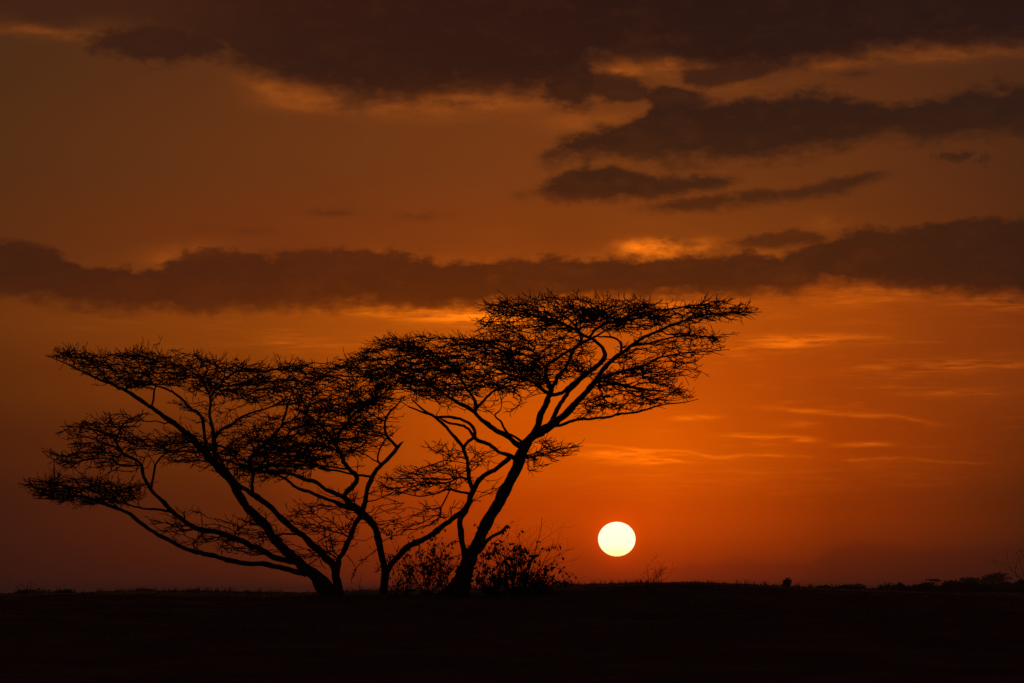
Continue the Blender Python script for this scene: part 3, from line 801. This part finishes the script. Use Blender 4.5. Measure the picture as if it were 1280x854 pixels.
# ------------------------------------------------------------------ shrubs
def grow_stems(rng, base, spread, height, n, levels=3, kink=.25, droop=0.0, aspect=1.0):
    """free growing stems: returns segments (A, B, ra, rb) in metres and the joints for leaves"""
    SA, SB, RA, RB, J = [], [], [], [], []
    def go(p, d, L, r, lev):
        k = max(3, int(L / .06)) if L < .5 else 7
        for i in range(k):
            d = d + rng.normal(0, kink / math.sqrt(k) * 1.3, 3); d[2] -= droop / k; d /= np.linalg.norm(d)
            q = p + d * L / k; r2 = max(r * (1 - .7 / k), .004)
            SA.append(p); SB.append(q); RA.append(r); RB.append(r2); J.append((q, d, lev))
            p, r = q, r2
            if lev > 0 and rng.random() < .42:
                v = d + rng.normal(0, .6, 3); v /= np.linalg.norm(v)
                go(p, v, L * rng.uniform(.35, .65), r * .65, lev - 1)
    for i in range(n):
        a = rng.uniform(0, 2 * math.pi); t = rng.uniform(.1, 1) ** .7
        d = np.array((math.cos(a) * spread * t, math.sin(a) * spread * t * aspect, 1.0)); d /= np.linalg.norm(d)
        go(np.array(base) + np.array((rng.normal(0, .05 * spread), rng.normal(0, .05 * spread), -.04)), d, height * rng.uniform(.55, 1.0), .014 * height ** .5, levels)
    return np.array(SA), np.array(SB), np.array(RA), np.array(RB), J


def leaf_mesh(name, pts, dirs, sizes, mat, org, rng, fold=.25):
    n = len(pts); pts = np.asarray(pts); d = np.asarray(dirs)
    x = np.cross(d, rng.normal(0, 1, (n, 3))); x /= np.linalg.norm(x, axis=1, keepdims=True) + 1e-9
    y = np.cross(d, x); s = np.asarray(sizes)[:, None]
    a = pts; b = pts + d * s * .45 + x * s * .28 - y * s * fold * .3; c = pts + d * s; e = pts + d * s * .45 - x * s * .28 - y * s * fold * .3
    Vt = np.stack((a, b, c, e), 1).reshape(-1, 3) - np.asarray(org)
    k = np.arange(n)[:, None] * 4
    Ft = np.concatenate((k + np.array([[0, 1, 2]]), k + np.array([[0, 2, 3]])), 0)
    return mesh_np(name, Vt, Ft, mat)


def shrub(name, label, cat, u, D, height_px, spread, n, seed, leaves=0.0, leaf=.11, levels=2, kink=.3, group=None, droop=0.0, aspect=.7, rs=1.0, sink=.03):
    rng = np.random.default_rng(seed)
    x = (u - 640) * D / F; z = float(ground_h(x, D)) - sink
    s = D / F
    org = np.array((x, D, z)); root = thing(name, label, cat, org, group)
    A, B, ra, rb, J = grow_stems(rng, org, spread, height_px * s, n, levels, kink, droop, aspect)
    obj('stems', segs_mesh('stems', A, B, ra * rs, rb * rs, M_TWIG, org, 4), root, 'stuff')
    if leaves > 0:
        P, Dd, Sz = [], [], []
        for q, d, lev in J:
            while rng.random() < leaves:
                v = np.array((0, 0, -.8)) + d * .3 + rng.normal(0, .45, 3); v /= np.linalg.norm(v)
                P.append(q); Dd.append(v); Sz.append(leaf * rng.uniform(.5, 1.25))
                if rng.random() < .4: break
        obj('leaves', leaf_mesh('leaves', P, Dd, Sz, M_LEAF, org, rng), root, 'stuff')
    return root


shrub('leafy_bush', 'leafy bush with big hanging leaves to the right of the tallest acacia trunk', 'bush', 642, 97.5, 86, .7, 15, 3, .46, .13, 2, .28, rs=.95)
shrub('leafy_bush', 'low spreading leafy bush with bare tips reaching towards the sun', 'bush', 672, 98.0, 44, 1.3, 18, 8, .48, .105, 2, .30, rs=.8)
shrub('leafy_bush', 'small leafy bush close against the foot of the tallest acacia', 'bush', 612, 97.2, 56, .9, 14, 15, .48, .115, 2, .30, rs=.8)
shrub('bare_shrub', 'thin leafless shrub with long upright switches behind the leafy bushes', 'shrub', 655, 99.0, 104, .7, 12, 17, .0, .1, 2, .22, rs=.55)
shrub('scrub_bush', 'loose scrubby bush between the middle and the tallest acacia trunks', 'bush', 535, 101.0, 78, .8, 16, 21, .6, .085, 2, .30, rs=.7)
shrub('scrub_bush', 'thin scrubby bush right beside the middle acacia trunk', 'bush', 506, 100.5, 56, .9, 12, 25, .5, .07, 2, .30, rs=.65)
shrub('scrub_bush', 'low scrubby bush touching the left side of the tallest acacia trunk', 'bush', 558, 100.0, 62, .7, 12, 27, .6, .085, 2, .30, rs=.7)
shrub('bare_shrub', 'small leafless shrub on the rise just right of the sun', 'shrub', 812, 112.0, 30, 1.9, 8, 31, 0, levels=2, rs=.6)
shrub('bare_shrub', 'low leafless shrub at the far left edge of the skyline', 'shrub', 32, 112.0, 24, 1.2, 9, 37, 0, levels=2, rs=.5)
shrub('bare_shrub', 'leafless thorny shrub reaching in from the right edge', 'shrub', 1290, 111.0, 74, .9, 10, 41, 0, levels=2, kink=.4, rs=.6)
shrub('sapling', 'thin upright sapling between the left and middle acacia trunks', 'sapling', 449, 99.0, 38, .08, 1, 44, 0, levels=1, kink=.12, rs=.7)
shrub('dead_stalk', 'thin lone stalk standing on the skyline far right of the sun', 'stalk', 1097, 114.0, 20, .05, 1, 47, 0, levels=0, kink=.1, rs=.5)
for k, (u, h, lab) in enumerate([(716, 16, 'short dry weed on the rise left of the sun'), (772, 12, 'short dry weed directly below the sun'), (748, 9, 'tiny dry weed just left of below the sun')]):
    shrub('dry_weed', lab, 'weed', u, 113.0, h, 1.0, 5, 60 + k, 0, levels=1, rs=.45)

# ------------------------------------------------------------------ distant bushes and trees
def far_crown(rng, c, rx, ry, rz, n, leaf):
    P = []
    lobes = [(rng.normal(0, .45, 3), rng.uniform(.35, .6)) for _ in range(9)]
    for i in range(n):
        o, r = lobes[rng.integers(len(lobes))]
        v = rng.normal(0, 1, 3); v /= np.linalg.norm(v)
        q = o * .9 + v * r * rng.random() ** .4
        P.append(np.array(c) + q * (rx, ry, rz))
    d = rng.normal(0, 1, (n, 3)); d /= np.linalg.norm(d, axis=1, keepdims=True)
    return np.array(P), d, leaf * rng.uniform(.6, 1.5, n)


def far_bush(label, u, vtop, wpx, D, seed, group=None, name='distant_bush'):
    rng = np.random.default_rng(seed); s = D / F
    x = (u - 640) * s; z = float(ground_h(x, D)); top = at(u, vtop, D)[2]
    H = top - z; rx = wpx / 2 * s
    org = np.array((x, D, z)); root = thing(name, label, 'bush', org, group)
    rz = min(H / 2, rx * 1.1, 9 * s)
    P, d, sz = far_crown(rng, (x, D, top - rz), rx, rx, rz, int(900 + 40 * wpx), s * 2.6)
    obj('crown', leaf_mesh('crown', P, d, sz, M_FAR, org, rng), root, 'stuff')
    n = 6
    A = np.tile(org, (n, 1)) + rng.normal(0, .1, (n, 3)); B = np.tile((x, D, top - rz * 1.5), (n, 1)) + rng.normal(0, 1, (n, 3)) * (rx * .35, rx * .35, rz * .12)
    obj('stems', segs_mesh('stems', A, B, np.full(n, 1.0 * s), np.full(n, .5 * s), M_BARK, org, 5), root)


def far_umbrella(label, u, vtop, wpx, hpx, D, seed):
    rng = np.random.default_rng(seed); s = D / F
    x = (u - 640) * s; z = float(ground_h(x, D)); top = at(u, vtop, D)[2]
    org = np.array((x, D, z)); root = thing('distant_acacia', label, 'tree', org)
    rx = wpx / 2 * s; th = hpx * s
    fork = np.array((x, D, z + (top - z) * .45))
    obj('trunk', segs_mesh('trunk', [org], [fork], [rx * .07], [rx * .05], M_BARK, org, 8), root)
    A, B, RA, RB, C = [], [], [], [], []
    for k in range(9):
        a = rng.uniform(0, 6.28); q = np.array((x + math.cos(a) * rx * rng.uniform(.3, .9), D + math.sin(a) * rx * .8, top - th * rng.uniform(.3, 1)))
        m = fork + (q - fork) * .5 + np.array((0, 0, -th * .2))
        A += [fork, m]; B += [m, q]; RA += [rx * .035, rx * .025]; RB += [rx * .025, rx * .01]; C.append(q)
    obj('limbs', segs_mesh('limbs', A, B, RA, RB, M_BARK, org, 5), root)
    Ps, ds, ss = [], [], []
    for q in C + [np.array((x, D, top - th * .4))]:
        P, d, sz = far_crown(rng, q, rx * .5, rx * .5, th * .4, 260, rx * .08); Ps.append(P); ds.append(d); ss.append(sz)
    obj('crown', leaf_mesh('crown', np.concatenate(Ps), np.concatenate(ds), np.concatenate(ss), M_FAR, org, rng), root, 'stuff')


far_bush('rounded bush standing alone on the skyline right of the sun', 983, 723.5, 13, 700, 71)
far_bush('low broad bush on the skyline well right of the sun', 1030, 730, 26, 700, 72)
far_bush('small rounded bush left of the darkest thicket on the right skyline', 1128, 729, 13, 650, 73)
far_bush('broad dark thicket bush on the right skyline', 1155, 727, 34, 650, 74)
far_bush('small bush just right of the dark thicket', 1181, 731.5, 13, 650, 75)
far_umbrella('small far acacia with a thin flat top behind the dark thicket', 1167, 723.5, 17, 3, 1500, 76)
far_umbrella('flat-topped far acacia, left of the two big ones near the right edge', 1211, 721.5, 34, 8, 1400, 77)
far_umbrella('flat-topped far acacia, right of the two big ones near the right edge', 1248, 716, 40, 11, 1400, 78)
far_bush('dense bush under the far acacias at the right edge', 1276, 723, 34, 900, 79)
far_bush('dark thicket below the left one of the two flat-topped far acacias', 1205, 731.5, 50, 900, 84)
far_bush('dark bush below the right one of the two flat-topped far acacias', 1242, 729, 52, 900, 80)
far_bush('very low mound of scrub on the left part of the skyline', 172, 737.2, 60, 800, 81)
far_bush('low scrub mound left of the leaning acacia', 234, 737, 30, 800, 82)
rg = np.random.default_rng(90)
for k, u in enumerate([1062, 1090, 1112, 1138, 1192, 1222, 1262, 1300]):
    far_bush('one of the low scrub bushes merging into the dark right skyline', u, 732.2 + rg.uniform(-2.4, 1.2) - max(0, (u - 1130)) * .05, rg.uniform(44, 64), rg.uniform(600, 900), 91 + k, 'low scrub bushes along the right skyline')
for k, u in enumerate([-12, 22, 62, 98, 130, 205, 268, 312, 350]):
    far_bush('one of the low scrub bushes merging into the dark left skyline', u, 740.3 + rg.uniform(-.8, .6), rg.uniform(50, 80), rg.uniform(600, 900), 111 + k, 'low scrub bushes along the left skyline')

# ------------------------------------------------------------------ grass
rg = np.random.default_rng(7)
def grass(name, n, x0, x1, y0, y1, h0, h1, blades):
    x = rg.uniform(x0, x1, n); y = rg.uniform(y0, y1, n)
    # patchy cover
    keep = (np.sin(x * .7 + 2 * np.sin(y * .23)) + np.sin(x * .21 + y * .4) + rg.normal(0, .9, n)) > -.9
    x, y = x[keep], y[keep]; n = len(x); z = ground_h(x, y) - .015
    x = np.repeat(x, blades) + rg.normal(0, .05, n * blades); y = np.repeat(y, blades) + rg.normal(0, .05, n * blades); z = np.repeat(z, blades)
    N = n * blades
    h = rg.uniform(h0, h1, N) * np.repeat(rg.uniform(.5, 1.3, n), blades)
    a = rg.uniform(0, 6.28, N); w = rg.uniform(.004, .010, N)
    lx, ly = rg.normal(0, .35, N) * h, rg.normal(0, .35, N) * h
    p = np.stack((x, y, z), 1)
    off = np.stack((np.cos(a) * w, np.sin(a) * w, np.zeros(N)), 1)
    mid = p + np.stack((lx * .35, ly * .35, h * .6), 1); tip = p + np.stack((lx, ly, h), 1)
    Vt = np.stack((p - off, p + off, mid + off * .7, mid - off * .7, tip), 1).reshape(-1, 3)
    k = np.arange(N)[:, None] * 5
    Ft = np.concatenate((k + [[0, 1, 2]], k + [[0, 2, 3]], k + [[3, 2, 4]]), 0)
    o = obj(name, mesh_np(name, Vt, Ft, M_GRASS), kind='stuff')
    return o


g1 = grass('dry_grass', 26000, -24, 24, 66, 125, .015, .06, 5)
g1['label'] = 'dark dry savanna grass covering the whole rise under the trees'
g1['category'] = 'grass'

g2 = grass('tall_grass_tufts', 420, -17, 17, 112, 122, .03, .17, 11)
g2['label'] = 'uneven taller grass tufts and dry stems fringing the skyline of the rise'
g2['category'] = 'grass'

bpy.context.view_layer.update()
